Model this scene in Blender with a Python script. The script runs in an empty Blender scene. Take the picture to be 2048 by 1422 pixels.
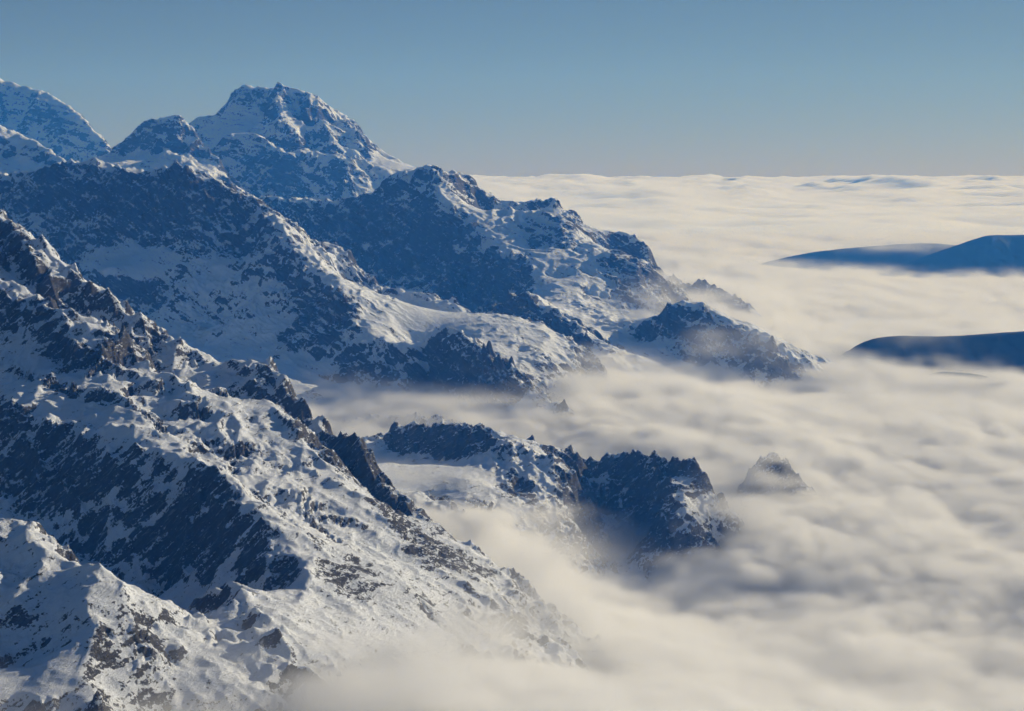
import bpy, math
import numpy as np
from concurrent.futures import ThreadPoolExecutor

# ----------------------------------------------------------------------------- camera, sky, sun
sc = bpy.context.scene
HC = 700.0                       # camera height over the cloud sea, metres
FPX = 3821.0                     # focal length in pixels of a 2048 wide frame
PITCH = math.atan((711 - 350) / FPX)
camd = bpy.data.cameras.new('camera'); cam = bpy.data.objects.new('camera', camd)
sc.collection.objects.link(cam); sc.camera = cam
cam.location = (0, 0, HC); cam.rotation_euler = (math.pi / 2 - PITCH, 0, 0)
camd.sensor_width = 36; camd.lens = 36 * FPX / 2048
camd.clip_start = 10; camd.clip_end = 2e6

SUN_AZ, SUN_EL = math.radians(54), math.radians(18)      # clockwise from the view direction
world = bpy.data.worlds.new('World'); sc.world = world; world.use_nodes = True
wn, wl = world.node_tree.nodes, world.node_tree.links
bg = wn['Background']; sky = wn.new('ShaderNodeTexSky'); sky.sky_type = 'NISHITA'
sky.sun_disc = False; sky.sun_elevation = SUN_EL; sky.sun_rotation = SUN_AZ
sky.altitude = 3000; sky.air_density = 1.0; sky.dust_density = 0.0; sky.ozone_density = 5.0
bg.inputs[1].default_value = 0.052
tint = wn.new('ShaderNodeMix'); tint.data_type = 'RGBA'; tint.blend_type = 'MULTIPLY'; tint.inputs[0].default_value = 1
wl.new(sky.outputs[0], tint.inputs[6]); tint.inputs[7].default_value = (1.38, 1.09, .91, 1)
wl.new(tint.outputs[2], bg.inputs[0])
sund = bpy.data.lights.new('sun', 'SUN'); sun = bpy.data.objects.new('sun', sund); sc.collection.objects.link(sun)
sund.energy = 5.0; sund.angle = math.radians(0.5); sund.color = (1.0, 0.965, 0.935)
sun.rotation_euler = (math.pi / 2 - SUN_EL, 0, math.pi - SUN_AZ)
sc.view_settings.view_transform = 'Standard'; sc.view_settings.look = 'None'
sc.view_settings.exposure = -0.2; sc.view_settings.gamma = 1.0; sc.view_settings.use_curve_mapping = False
sc.cycles.use_adaptive_sampling = True; sc.cycles.adaptive_threshold = 0.04
sc.cycles.use_denoising = True
sc.cycles.volume_bounces = 8; sc.cycles.max_bounces = 12; sc.cycles.diffuse_bounces = 3
HAZE = 1; CLOUDS = 1

# ----------------------------------------------------------------------------- view geometry
cP, sP = math.cos(PITCH), math.sin(PITCH)
def ray(px, py):
    a = (np.asarray(px, float) - 1024) / FPX; b = (711 - np.asarray(py, float)) / FPX
    fy = cP + b * sP
    return a / fy, (-sP + b * cP) / fy                   # x and z per metre of forward distance
def P(px, py, Y):                                        # Y in km -> metres
    u, w = ray(px, py); Y = Y * 1000.0
    return np.array([u * Y, Y, HC + w * Y])
def tan_u(px): return (px - 1024) / (FPX * cP)

# ----------------------------------------------------------------------------- noise
def _rng(seed): return np.random.RandomState(seed)
def perlin(x, y, seed=0):
    r = _rng(seed); perm = r.permutation(256).astype(np.int32); perm = np.concatenate([perm, perm])
    ang = (np.arange(256) * (2 * np.pi / 256)).astype(np.float32); gx, gy = np.cos(ang), np.sin(ang)
    xi = np.floor(x); yi = np.floor(y)
    fx = (x - xi).astype(np.float32); fy = (y - yi).astype(np.float32)
    xi = xi.astype(np.int32) & 255; yi = yi.astype(np.int32) & 255
    u = fx * fx * fx * (fx * (fx * 6 - 15) + 10); v = fy * fy * fy * (fy * (fy * 6 - 15) + 10)
    a0 = perm[xi]; a1 = perm[(xi + 1) & 255]
    def g(h, dx, dy): return gx[h] * dx + gy[h] * dy
    n00 = g(perm[a0 + yi], fx, fy); n10 = g(perm[a1 + yi], fx - 1, fy)
    yj = (yi + 1) & 255
    n01 = g(perm[a0 + yj], fx, fy - 1); n11 = g(perm[a1 + yj], fx - 1, fy - 1)
    a = n00 + u * (n10 - n00); b = n01 + u * (n11 - n01)
    return (a + v * (b - a)) * 1.4
def fbm(x, y, octs=5, seed=0, gain=0.5):
    s = 0; a = 1.0
    for k in range(octs):
        s = s + a * perlin(x, y, seed + k * 13); x = x * 2.03 + 17.1; y = y * 2.03 - 9.7; a *= gain
    return s
def ridged(x, y, octs=5, seed=0, gain=0.5):
    s = 0; a = 1.0; w = 1.0; t = 0
    for k in range(octs):
        n = 1 - np.abs(perlin(x, y, seed + k * 13)); n = n * n
        s = s + a * n * w; w = np.clip(n * 1.3, 0, 1); t += a
        x = x * 2.07 + 11.3; y = y * 2.07 - 4.1; a *= gain
    return s / t
def perlin3(x, y, z, seed=0):
    r = _rng(seed); perm = r.permutation(256).astype(np.int32); perm = np.concatenate([perm, perm])
    gv = r.normal(size=(256, 3)).astype(np.float32); gv /= np.linalg.norm(gv, axis=1)[:, None]
    xi, yi, zi = np.floor(x), np.floor(y), np.floor(z)
    fx, fy, fz = [(p - q).astype(np.float32) for p, q in ((x, xi), (y, yi), (z, zi))]
    xi, yi, zi = [q.astype(np.int32) & 255 for q in (xi, yi, zi)]
    f = lambda t: t * t * t * (t * (t * 6 - 15) + 10)
    u, v, w = f(fx), f(fy), f(fz)
    def corner(i, j, k):
        h = perm[perm[perm[(xi + i) & 255] + ((yi + j) & 255)] + ((zi + k) & 255)]
        return gv[h, 0] * (fx - i) + gv[h, 1] * (fy - j) + gv[h, 2] * (fz - k)
    def lz(i, j):
        a = corner(i, j, 0); return a + w * (corner(i, j, 1) - a)
    def ly(i):
        a = lz(i, 0); return a + v * (lz(i, 1) - a)
    a = ly(0); return (a + u * (ly(1) - a)) * 1.5
def smooth(a, b, x):
    t = np.clip((x - a) / (b - a), 0, 1); return t * t * (3 - 2 * t)

def gullies(x, y, dx, dy, seed):
    """Cell wavelets whose crests run along the slope: branching ribs and gullies down the fall line. dx, dy: unit vector across the slope."""
    r = _rng(seed); n = 128
    jx = (r.rand(n * n).astype(np.float32) - .5) * .8; jy = (r.rand(n * n).astype(np.float32) - .5) * .8; ja = (.35 + r.rand(n * n) * 1.3).astype(np.float32); jp = (r.rand(n * n).astype(np.float32) - .5) * 4.5
    xi = np.floor(x).astype(np.int32); yi = np.floor(y).astype(np.int32)
    fx = (x - xi).astype(np.float32); fy = (y - yi).astype(np.float32)
    s = np.zeros(x.shape, np.float32); wt = np.full(x.shape, 1e-6, np.float32)
    for i in (-1, 0, 1):
        for j in (-1, 0, 1):
            h = ((xi + i) & 127) * 128 + ((yi + j) & 127)
            ox = fx - i - .5 - jx[h]; oy = fy - j - .5 - jy[h]
            w = np.exp(-(ox * ox + oy * oy) * 2.5)
            wa = w * ja[h]
            ph = (ox * dx + oy * dy) * (2 * np.pi)
            s += wa * np.cos(ph + jp[h]); wt += w
    return s / wt

def jac_grad(z, x, y):
    zi, zj = np.gradient(z); xi, xj = np.gradient(x); yi, yj = np.gradient(y)
    det = xi * yj - xj * yi; det = np.where(np.abs(det) < 1e-6, 1e-6, det)
    return (zi * yj - zj * yi) / det, (xi * zj - xj * zi) / det

# ----------------------------------------------------------------------------- terrain builder
def rbf_fit(pts):
    p = pts[:, :2] / 1000.0; z = pts[:, 2]; n = len(p)
    A = -np.linalg.norm(p[:, None] - p[None], axis=2)
    A[np.arange(n), np.arange(n)] += -0.0  # exact
    Q = np.c_[np.ones(n), p]
    M = np.zeros((n + 3, n + 3)); M[:n, :n] = A + np.eye(n) * 0.004; M[:n, n:] = Q; M[n:, :n] = Q.T
    sol = np.linalg.solve(M, np.r_[z, 0, 0, 0])
    return p.astype(np.float32), sol
def rbf_eval(fit, x, y):
    p, sol = fit; n = len(p); X = (x.ravel() / 1000).astype(np.float32); Y = (y.ravel() / 1000).astype(np.float32)
    out = sol[n] + sol[n + 1] * X + sol[n + 2] * Y
    w = sol[:n].astype(np.float32)
    for k in range(0, len(X), 20000):
        d = np.sqrt((X[k:k + 20000, None] - p[None, :, 0]) ** 2 + (Y[k:k + 20000, None] - p[None, :, 1]) ** 2)
        out[k:k + 20000] -= d @ w
    return out.reshape(x.shape)

class Layer: pass
def drop(px, py, crest, s):
    """The point seen at (px, py) on a face that falls with slope s from the crest pixel (cpx, cpy, Y) towards the camera."""
    c = P(*crest); Y = crest[2] * 1000; _, w = ray(px, py); dep = -w
    t = (Y * dep - (HC - c[2])) / (s + dep)
    return P(px, py, (Y - t) / 1000)

def interp_crest(crest, px):
    c = np.array(crest); return (px, np.interp(px, c[:, 0], c[:, 1]), np.interp(px, c[:, 0], c[:, 2]))

def build_layer(spec):
    pts = []; rid = []
    for r in spec['ridges']:
        q = np.array([P(*p[:3]) for p in r['p']])
        for a, b in zip(q[:-1], q[1:]):
            n = max(1, int(np.hypot(*(b - a)[:2]) / spec.get('seg', 45)))
            for k in range(n): rid.append(a + (b - a) * k / n)
        rid.append(q[-1])
        if r.get('back'):
            D, s = r['back']
            for a in q: pts.append(a + np.array([0, D, -s * D]))
        if r.get('front'):
            D, s = r['front']
            for a in q: pts.append(a + np.array([0, -D, -s * D]))
    for (s, crest, lst) in spec.get('faces', []):
        for (px, py) in lst: pts.append(drop(px, py, interp_crest(crest, px), s))
    for p in spec.get('pts', []): pts.append(P(*p))
    for (px, Y, z) in spec.get('hid', []): pts.append(np.array([tan_u(px) * Y * 1000, Y * 1000, z]))
    rid = np.array(rid); allp = np.vstack([rid, np.array(pts)])
    keep = []                                            # drop near duplicates
    cell = set()
    for i, p in enumerate(allp):
        k = (round(p[0] / 18), round(p[1] / 18))
        if k in cell: continue
        cell.add(k); keep.append(i)
    fit = rbf_fit(allp[keep])
    u0, u1 = tan_u(spec['px'][0]), tan_u(spec['px'][1]); Y0, Y1 = [v * 1000 for v in spec['Y']]
    nc, nr = spec['res']; g = spec['grid']
    xa = min(u0 * Y0, u0 * Y1) - 8 * g; xb = max(u1 * Y0, u1 * Y1) + 8 * g; ya, yb = Y0 - 8 * g, Y1 + 8 * g
    gx = np.arange(xa, xb, g).astype(np.float32); gy = np.arange(ya, yb, g).astype(np.float32)
    step = 4                                             # the broad shape is smooth: solve it on a coarser grid
    cx, cy = gx[::step], gy[::step]
    cx = np.append(cx, cx[-1] + g * step); cy = np.append(cy, cy[-1] + g * step)
    CX, CY = np.meshgrid(cx, cy, indexing='ij'); zc0 = rbf_eval(fit, CX, CY)
    dc = np.full(CX.shape, 1e9, np.float32)
    for k in range(0, len(rid), 40):
        dc = np.minimum(dc, ((CX[..., None] - rid[k:k + 40, 0].astype(np.float32)) ** 2 + (CY[..., None] - rid[k:k + 40, 1].astype(np.float32)) ** 2).min(-1))
    dc = np.sqrt(dc)
    def sample(arr, x, y, ox, oy, h):
        fi = np.clip((x - ox) / h, 0, arr.shape[0] - 1.001); fj = np.clip((y - oy) / h, 0, arr.shape[1] - 1.001)
        i, j = fi.astype(np.int32), fj.astype(np.int32); fi = fi - i; fj = fj - j
        return (arr[i, j] * (1 - fi) + arr[i + 1, j] * fi) * (1 - fj) + (arr[i, j + 1] * (1 - fi) + arr[i + 1, j + 1] * fi) * fj
    x, y = np.meshgrid(gx, gy, indexing='ij')
    z = sample(zc0, x, y, cx[0], cy[0], g * step)
    for ax in (0, 1):                                    # take the facets of the coarse grid out
        zz = np.pad(z, [(3, 3) if q == ax else (0, 0) for q in (0, 1)], mode='reflect', reflect_type='odd')
        n_ = z.shape[ax]; acc = 0
        for k, wk in enumerate((1, 2, 3, 4, 3, 2, 1)): acc = acc + wk * (zz[k:k + n_] if ax == 0 else zz[:, k:k + n_])
        z = acc / 16
    dcr = sample(dc, x, y, cx[0], cy[0], g * step)
    sd = spec.get('seed', 0); lam = spec['lam']; k0 = spec.get('amp', 1.0)
    rough = spec.get('rough', lambda px, py: 0 * px + 1.0)
    def pix(z):                                          # where each spot of the mountain lies, to lay out its rock bands, scree and snowfields
        py = 711 + FPX * np.tan(np.arctan2(HC - z, y) - PITCH); return 1024 + FPX * (x / y) * cP, py
    px, py = pix(z); R = rough(px, py)
    z = z + smooth(0, lam * .8, dcr) * lam * .10 * k0 * R * fbm(x / (lam * 1.7), y / (lam * 1.7), 2, sd + 5)
    gr = lambda a: np.gradient(a, g)
    zx, zy = gr(z); m0 = np.hypot(zx, zy)
    e_tot = 0; L = lam; a = 1.0; gm = .55 + .75 * smooth(-.5, .5, fbm(x / (lam * .8), y / (lam * .8), 2, sd + 70))
    for o in range(9):
        if L < 4.2 * g: break
        m = np.hypot(zx, zy) + 1e-4; ux, uy = -zy / m, zx / m
        wx = x + .22 * L * perlin(x / L, y / L, sd + 50 + o); wy = y + .22 * L * perlin(x / L + 7, y / L, sd + 60 + o)
        q = gullies(wx / L + 31 * o, wy / L, ux, uy, sd + 100 + o)
        q = .9 - (1.02 - np.clip(q, -1, 1)) ** .6 * 1.15  # sharp ribs, round gullies
        mo = 1.0 if o < 2 else .15 + 1.1 * smooth(-.05, .5, perlin(x / (L * 4.3) + o, y / (L * 3.1), sd + 90 + o))
        amp = L * .17 * k0 * (.84 ** o) * mo * np.clip(m * 1.8 - .45, .05, 1.3) * R * gm
        fade = smooth(0, L * .5, dcr) * .8 + .2
        z = z + q * amp * fade; e_tot = e_tot + q * a * fade
        zx, zy = gr(z); L *= .52; a *= .75
    # broken rock
    rg = 0; Lr = lam * .16; ga = 1.0; wq = 1.0
    for o in range(5):
        if Lr < 3 * g: break
        nn = 1 - np.abs(perlin(x / Lr + 3 * o, y / Lr, sd + 200 + o)); nn = nn * nn
        rg = rg + (nn * wq - .4) * ga; wq = np.clip(nn * 1.3, 0, 1); Lr *= .5; ga *= .55
    steep = smooth(.35, .9, m0)
    z = z + rg * lam * .027 * k0 * R * (.26 + .95 * steep + spec.get('crest', 1.0) * np.exp(-dcr / (lam * .12)))
    # ledges along tilted strata
    H = spec.get('ledge', lam * .07); tx, ty = spec.get('dip', (.35, .1))
    lm = smooth(-.35, .45, fbm(x / (lam * .55) + 5, y / (lam * .55), 3, sd + 450))
    for hh, kk in ((H, .42), (H * .4, .22)):
        t = (z + tx * x + ty * y + hh * 5.0 * fbm(x / (hh * 8), y / (hh * 8), 4, sd + 400, .6)) / hh; t = t - np.floor(t)
        z = z + (smooth(.1, .5, t) - t) * hh * kk * steep * R * lm
    zx, zy = gr(z); fine = np.hypot(zx, zy)
    nsm = fbm(x / (lam * .5), y / (lam * .5), 4, sd + 300)
    r0, r1 = spec.get('rs', (.75, 1.3))
    bias = 0
    px, py = pix(z)
    for (ex, ey, ra, rb, ang, val) in spec.get('paint', []):
        c, s_ = math.cos(math.radians(ang)), math.sin(math.radians(ang))
        n2 = fbm(x / (lam * .4) + ex, y / (lam * .4), 3, 77)
        qx = px - ex + rb * .5 * nsm; qy = py - ey + rb * .5 * n2
        d = np.sqrt(((qx * c + qy * s_) / ra) ** 2 + ((-qx * s_ + qy * c) / rb) ** 2)
        bias = bias + val * (1 - smooth(.55, 1.2, d))
    rock = .88 * smooth(r0, r1, fine * .75 + m0 * .35 + .26 * e_tot + .14 * nsm + bias)
    # mesh columns fan out from the viewpoint; rows are spaced by how much of them is seen
    cu = np.linspace(u0, u1, max(60, nc // 3)); cv = np.exp(np.linspace(math.log(Y0), math.log(Y1), 700))
    U, V = np.meshgrid(cu, cv, indexing='ij'); zp = sample(z, U * V, V, gx[0], gy[0], g)
    w = (zp - HC) / V * 1910
    seg = np.abs(np.diff(w, axis=1)) + 0.5 * np.diff(V, axis=1) / V[:, 1:] * 400
    hidden = w[:, 1:] < np.maximum.accumulate(w, axis=1)[:, :-1] - 3
    under = zp[:, 1:] < spec.get('under', -120)
    seg = seg * np.where(hidden, .2, 1) * np.where(under, .15, 1)
    for _ in range(10): seg = (seg * 2 + np.vstack([seg[1:], seg[-1:]]) + np.vstack([seg[:1], seg[:-1]])) / 4
    ker = np.ones(9) / 9; seg = np.apply_along_axis(lambda v: np.convolve(np.pad(v, 4, mode='edge'), ker, 'valid'), 1, seg)
    cum = np.concatenate([np.zeros((len(cu), 1)), np.cumsum(seg, 1)], 1); cum /= cum[:, -1:]
    rr = np.linspace(0, 1, nr); rows = np.array([np.interp(rr, cum[i], cv) for i in range(len(cu))])
    fu = np.linspace(u0, u1, nc); fi = (fu - u0) / (u1 - u0) * (len(cu) - 1); i0 = np.clip(fi.astype(int), 0, len(cu) - 2); ft = (fi - i0)[:, None]
    VV = rows[i0] * (1 - ft) + rows[i0 + 1] * ft; UU = np.repeat(fu[:, None], nr, 1)
    r = Layer(); r.spec = spec; r.x = UU * VV; r.y = VV
    r.z = sample(z, r.x, r.y, gx[0], gy[0], g); r.rock = sample(rock, r.x, r.y, gx[0], gy[0], g)
    return r

def layer_object(r, mat):
    s = r.spec; nc, nr = r.x.shape
    co = np.stack([r.x, r.y, r.z], -1).reshape(-1, 3).astype(np.float32)
    idx = np.arange(nc * nr).reshape(nc, nr)
    q = np.stack([idx[:-1, :-1], idx[1:, :-1], idx[1:, 1:], idx[:-1, 1:]], -1).reshape(-1, 4)
    zq = r.z.ravel()[q].max(1)
    q = q[zq > np.minimum(rbf_eval(tfit, r.x, r.y), 60).ravel()[q[:, 0]] - 215]
    used = np.unique(q); rm = np.full(nc * nr, -1, np.int64); rm[used] = np.arange(len(used)); q = rm[q]; co = co[used]
    me = bpy.data.meshes.new(s['name'])
    me.vertices.add(len(co)); me.vertices.foreach_set('co', co.ravel())
    me.loops.add(q.size); me.loops.foreach_set('vertex_index', q.ravel().astype(np.int32))
    me.polygons.add(len(q)); me.polygons.foreach_set('loop_start', (np.arange(len(q)) * 4).astype(np.int32))
    me.update(calc_edges=True)
    me.polygons.foreach_set('use_smooth', np.ones(len(q), bool))
    at = me.attributes.new('rock', 'FLOAT', 'POINT'); at.data.foreach_set('value', r.rock.ravel()[used].astype(np.float32))
    me.materials.append(mat)
    ob = bpy.data.objects.new(s['name'], me); sc.collection.objects.link(ob)
    ob['kind'] = 'structure'; ob['label'] = s['label']
    print(s['name'], len(q), 'quads')
    return ob

# ----------------------------------------------------------------------------- materials
def node(nt, t, **kw):
    n = nt.nodes.new(t)
    for k, v in kw.items():
        if k.startswith('i_'): n.inputs[k[2:].replace('_', ' ')].default_value = v
        else: setattr(n, k, v)
    return n
def mth(nt, op, a, b=None, c=None, clamp=False):
    n = nt.nodes.new('ShaderNodeMath'); n.operation = op; n.use_clamp = clamp
    for i, q in enumerate((a, b, c)):
        if q is None: continue
        if isinstance(q, (int, float)): n.inputs[i].default_value = q
        else: nt.links.new(q, n.inputs[i])
    return n.outputs[0]

def mountain_material(name, grain, snow_bump=.2, *, rock_a=(.030, .032, .037), rock_b=(.13, .118, .108), tilt=35, bump=1.0, snow=(.80, .83, .88)):
    """grain: size in metres of the finest rock and snow patches."""
    m = bpy.data.materials.new(name); m.use_nodes = True; nt = m.node_tree; nt.nodes.clear(); L = nt.links
    out = node(nt, 'ShaderNodeOutputMaterial'); bs = node(nt, 'ShaderNodeBsdfPrincipled')
    bs.inputs['Specular IOR Level'].default_value = .2
    geo = node(nt, 'ShaderNodeNewGeometry')
    at = node(nt, 'ShaderNodeAttribute', attribute_name='rock')
    turn = node(nt, 'ShaderNodeMapping'); L.new(geo.outputs['Position'], turn.inputs[0])
    turn.inputs['Rotation'].default_value = (math.radians(12), math.radians(-tilt), math.radians(15))
    mp = node(nt, 'ShaderNodeMapping'); L.new(turn.outputs[0], mp.inputs[0])
    mp.inputs['Scale'].default_value = (.3, .75, 2.0)
    def noise(src, size, det, rgh=.55, dist=0):
        n = node(nt, 'ShaderNodeTexNoise'); n.inputs['Scale'].default_value = 1 / size; n.inputs['Detail'].default_value = det
        n.inputs['Roughness'].default_value = rgh; n.inputs['Distortion'].default_value = dist
        L.new(src, n.inputs['Vector']); return n.outputs[0]
    n1 = noise(mp.outputs[0], grain * 8, 9, .66, .3)       # strata and ledges
    n2 = noise(geo.outputs['Position'], grain * 26, 3, .5)      # broad patches
    n3 = noise(geo.outputs['Position'], grain * 1.6, 2, .6)     # boulders poking through
    s = mth(nt, 'ADD', mth(nt, 'MULTIPLY', mth(nt, 'SUBTRACT', n1, .5), 4.4), mth(nt, 'MULTIPLY', mth(nt, 'SUBTRACT', n2, .5), .8))
    s = mth(nt, 'ADD', s, mth(nt, 'MULTIPLY', mth(nt, 'SUBTRACT', n3, .5), 2.5))
    # snow keeps on what faces up
    sep = node(nt, 'ShaderNodeSeparateXYZ'); L.new(geo.outputs['Normal'], sep.inputs[0])
    s = mth(nt, 'ADD', s, mth(nt, 'MULTIPLY', mth(nt, 'SUBTRACT', .72, sep.outputs[2]), .9))
    f = mth(nt, 'ADD', s, at.outputs['Fac'])
    mr = node(nt, 'ShaderNodeMapRange', interpolation_type='SMOOTHSTEP'); L.new(f, mr.inputs[0])
    mr.inputs[1].default_value = .43; mr.inputs[2].default_value = .70
    rc = node(nt, 'ShaderNodeMix', data_type='RGBA'); L.new(n3, rc.inputs[0]); rc.inputs[6].default_value = (*rock_a, 1); rc.inputs[7].default_value = (*rock_b, 1)
    n4 = noise(mp.outputs[0], grain * 3.2, 5, .7)                # thin snow dusted on the rock
    dm = node(nt, 'ShaderNodeMapRange', interpolation_type='SMOOTHSTEP'); L.new(n4, dm.inputs[0]); dm.inputs[1].default_value = .54; dm.inputs[2].default_value = .70
    rd = node(nt, 'ShaderNodeMix', data_type='RGBA'); L.new(dm.outputs[0], rd.inputs[0]); L.new(rc.outputs[2], rd.inputs[6]); rd.inputs[7].default_value = (.34, .35, .37, 1)
    mx = node(nt, 'ShaderNodeMix', data_type='RGBA'); L.new(mr.outputs[0], mx.inputs[0])
    mx.inputs[6].default_value = (*snow, 1); L.new(rd.outputs[2], mx.inputs[7])
    L.new(mx.outputs[2], bs.inputs['Base Color'])
    bs.inputs['Roughness'].default_value = .85
    # relief: rock stands rough, snow lies smoother
    nb = noise(mp.outputs[0], grain * 5, 9, .72, .2)
    amp = mth(nt, 'ADD', mth(nt, 'MULTIPLY', mr.outputs[0], 1.0 - snow_bump), snow_bump)
    h = mth(nt, 'MULTIPLY', nb, amp)
    bp = node(nt, 'ShaderNodeBump'); bp.inputs['Distance'].default_value = grain * 4.2 * bump; bp.inputs['Strength'].default_value = 1.0
    L.new(h, bp.inputs['Height']); L.new(bp.outputs[0], bs.inputs['Normal'])
    L.new(bs.outputs[0], out.inputs[0]); return m

# ----------------------------------------------------------------------------- the mountains
# crest lines as (px, py, distance in km)
A1 = [(-200,300,4.0),(-120,350,3.85),(0,430,3.65),(84,480,3.56),(130,522,3.52),(165,560,3.5),(200,578,3.5),(240,592,3.5),(300,640,3.48),(370,688,3.46),(430,732,3.43)]
A2 = [(445,737,3.42),(470,716,3.44),(540,714,3.42),(590,752,3.38),(625,795,3.34),(655,835,3.3)]
A2b = [(640,842,3.27),(668,838,3.25),(682,850,3.22),(700,870,3.2),(712,848,3.18),(722,847,3.17),(745,880,3.15),(765,925,3.13),(780,965,3.11),(786,990,3.1)]
A3 = [(786,992,3.1),(820,1010,3.09),(845,1030,3.08),(900,1060,3.05),(945,1090,3.02),(990,1120,3.0),(1060,1180,2.97),(1110,1230,2.93),(1200,1295,2.88),(1350,1400,2.8)]
A4 = [(-60,560,3.45),(84,592,3.36),(135,620,3.33),(180,650,3.28),(215,690,3.2)]
A5 = [(245,677,3.3),(290,715,3.24),(345,745,3.2),(400,790,3.13),(440,835,3.06)]
A6 = [(-160,800,3.2),(-60,825,3.1),(0,840,3.05),(84,850,3.0),(135,882,2.97),(200,872,2.93),(270,892,2.9),(340,922,2.85),(385,925,2.8),(430,960,2.74),(480,1000,2.68),(530,1050,2.62),(570,1090,2.56),(600,1130,2.5),(637,1197,2.43)]
A7 = [(-160,960,2.5),(-80,1000,2.38),(20,1035,2.3),(84,1052,2.25),(98,1092,2.2),(130,1128,2.18),(190,1142,2.15),(240,1162,2.13),(300,1197,2.15),(360,1216,2.2)]
A8 = [(480,960,2.9),(540,948,2.94),(600,945,2.98),(690,978,2.95),(740,1003,2.92),(800,1060,2.86),(850,1112,2.8),(940,1172,2.76),(1010,1235,2.7)]
A9 = [(385,1212,2.40),(410,1186,2.37),(440,1172,2.35),(470,1185,2.3),(510,1220,2.22),(550,1262,2.15)]
A = dict(name='near_mountain', dip=(-.9, .3), label='nearest snowy mountain flank with dark cliffs and scree running down into the cloud',
  px=(-70, 1420), grid=3, Y=(1.55, 5.1), res=(780, 680), lam=420, seed=3, octs=6, rs=(.88, 1.42), amp=1.0,
  ridges=[dict(p=A1, back=(300, .8)), dict(p=A2, back=(250, .8)), dict(p=A2b, back=(90, 1.6), front=(45, 1.9)), dict(p=A3, back=(200, .7)),
          dict(p=A4), dict(p=A5), dict(p=A6), dict(p=A7), dict(p=A8), dict(p=A9, front=(60, .5))],
  faces=[(1.1, A6, [(-60,1000),(84,960),(84,1040),(150,1000),(150,1110),(230,1010),(230,1150),(330,1080),(330,1195),(400,1060),(430,1180),(500,1190),(560,1195),(480,1100),(560,1150)]),
         (.9, A1, [(0,500),(84,560),(150,600),(250,640),(330,700),(390,735)]),
         (1.0, A4, [(0,660),(84,680),(130,715),(190,740)]),
         (.9, A5, [(265,745),(330,800),(400,850)]),
         (.8, A2, [(480,760),(540,770),(590,800)]),
         (1.9, A2b, [(700,935),(735,950),(765,980)]),
         (.34, A7, [(-100,1250),(0,1330),(84,1200),(84,1330),(200,1250),(200,1400),(300,1300),(350,1336),(84,1420)]),
         (.45, A9, [(440,1250),(490,1270)])],
  pts=[(120,780,3.12),(250,810,3.05),(350,870,3.0),(150,840,3.02),(430,900,2.98),(470,940,2.92),(450,800,3.2),(440,760,3.3),
       (600,870,3.12),(560,800,3.22),(500,850,3.1),(650,910,3.05),(630,860,3.18),
       (700,940,3.04),(770,1000,3.02),(0,790,3.1),(600,880,3.3),(560,800,3.5),(500,850,3.3),(650,920,3.15),(620,860,3.42),
       (600,985,2.88),(690,1025,2.87),(740,1066,2.83),(800,1120,2.77),(870,1165,2.72),(940,1215,2.68),
       (560,1010,2.8),(600,1060,2.7),(640,1120,2.6),(700,1180,2.52),(650,1080,2.7),(700,1110,2.68),(750,1230,2.46),(850,1240,2.52),(950,1300,2.5),(700,1300,2.3),(900,1380,2.3),
       (800,1030,3.0),(850,1070,2.96),(950,1140,2.88),(530,1190,2.42),(590,1210,2.38),(650,1235,2.35),(600,1290,2.2),(680,1330,2.15)],
  hid=[(84,3.47,440),(150,3.4,400),(240,3.37,395),(320,3.33,330),(380,3.28,285),(230,3.24,350),(240,2.35,150),(100,2.4,170),(360,2.33,135),(400,2.45,125),(0,2.5,180),
       (500,4.0,60),(700,3.7,0),(900,3.6,-60),(1100,3.5,-150),(300,4.2,150),(1300,3.4,-200),(0,5.1,200),(84,4.3,300),(300,4.8,120),(1420,3.2,-250),
       (500,1.75,20),(700,1.8,-20),(300,1.6,110),(0,1.55,200),(-190,1.55,230),(1000,2.1,-100),(1200,2.2,-200),(1400,2.3,-260)],
  rough=lambda px, py: .68 + .3 * smooth(.4, 1.2, ((px - 740) / 300) ** 2 + ((py - 1120) / 200) ** 2) - .1 * (1 - smooth(.4, 1.3, ((px - 250) / 260) ** 2 + ((py - 730) / 130) ** 2)) - .45 * (1 - smooth(.4, 1.3, ((px - 290) / 130) ** 2 + ((py - 1190) / 45) ** 2)) - .42 * (1 - smooth(.4, 1.3, ((px - 160) / 240) ** 2 + ((py - 1300) / 120) ** 2)),
  paint=[(455,1115,95,13,-58,-.8),(330,1000,85,13,-50,-.7),(235,960,95,12,-55,-.7),(400,1065,60,9,-50,-.6),(520,1150,60,9,-66,-.7),(590,1160,40,8,-60,-.5),(125,530,70,28,50,-.7),(268,622,55,20,45,-.6),(330,700,60,14,45,-.4),(310,760,45,25,50,-.4),(370,1095,60,45,0,.4),(540,1130,80,50,40,.5),(420,970,60,45,30,.4),(470,1060,50,60,45,.3),(120,920,40,60,0,.35),(230,980,110,35,-40,-.25),(150,1040,80,50,0,-.4),(500,1180,60,20,-60,-.4),(735,920,32,75,-15,.9),(690,880,40,30,0,.5),
         (130,720,60,35,-20,.5),(600,790,50,40,40,.2),(540,760,70,30,10,.2),(230,940,60,40,-30,.35),(180,1060,70,40,10,-.5),(300,1180,90,35,20,-.9),(250,760,60,40,20,-.2),
         (180,1210,170,60,25,.42),(150,1330,220,90,20,.62),(450,1230,60,60,40,.1),(700,1000,260,80,30,.28),(860,1070,160,40,38,.5),(950,1180,160,60,38,.5),(680,1130,120,60,20,.45),(780,1200,160,50,20,.45),(700,1180,120,60,20,.2),(800,1110,90,12,38,-.8)])

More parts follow.
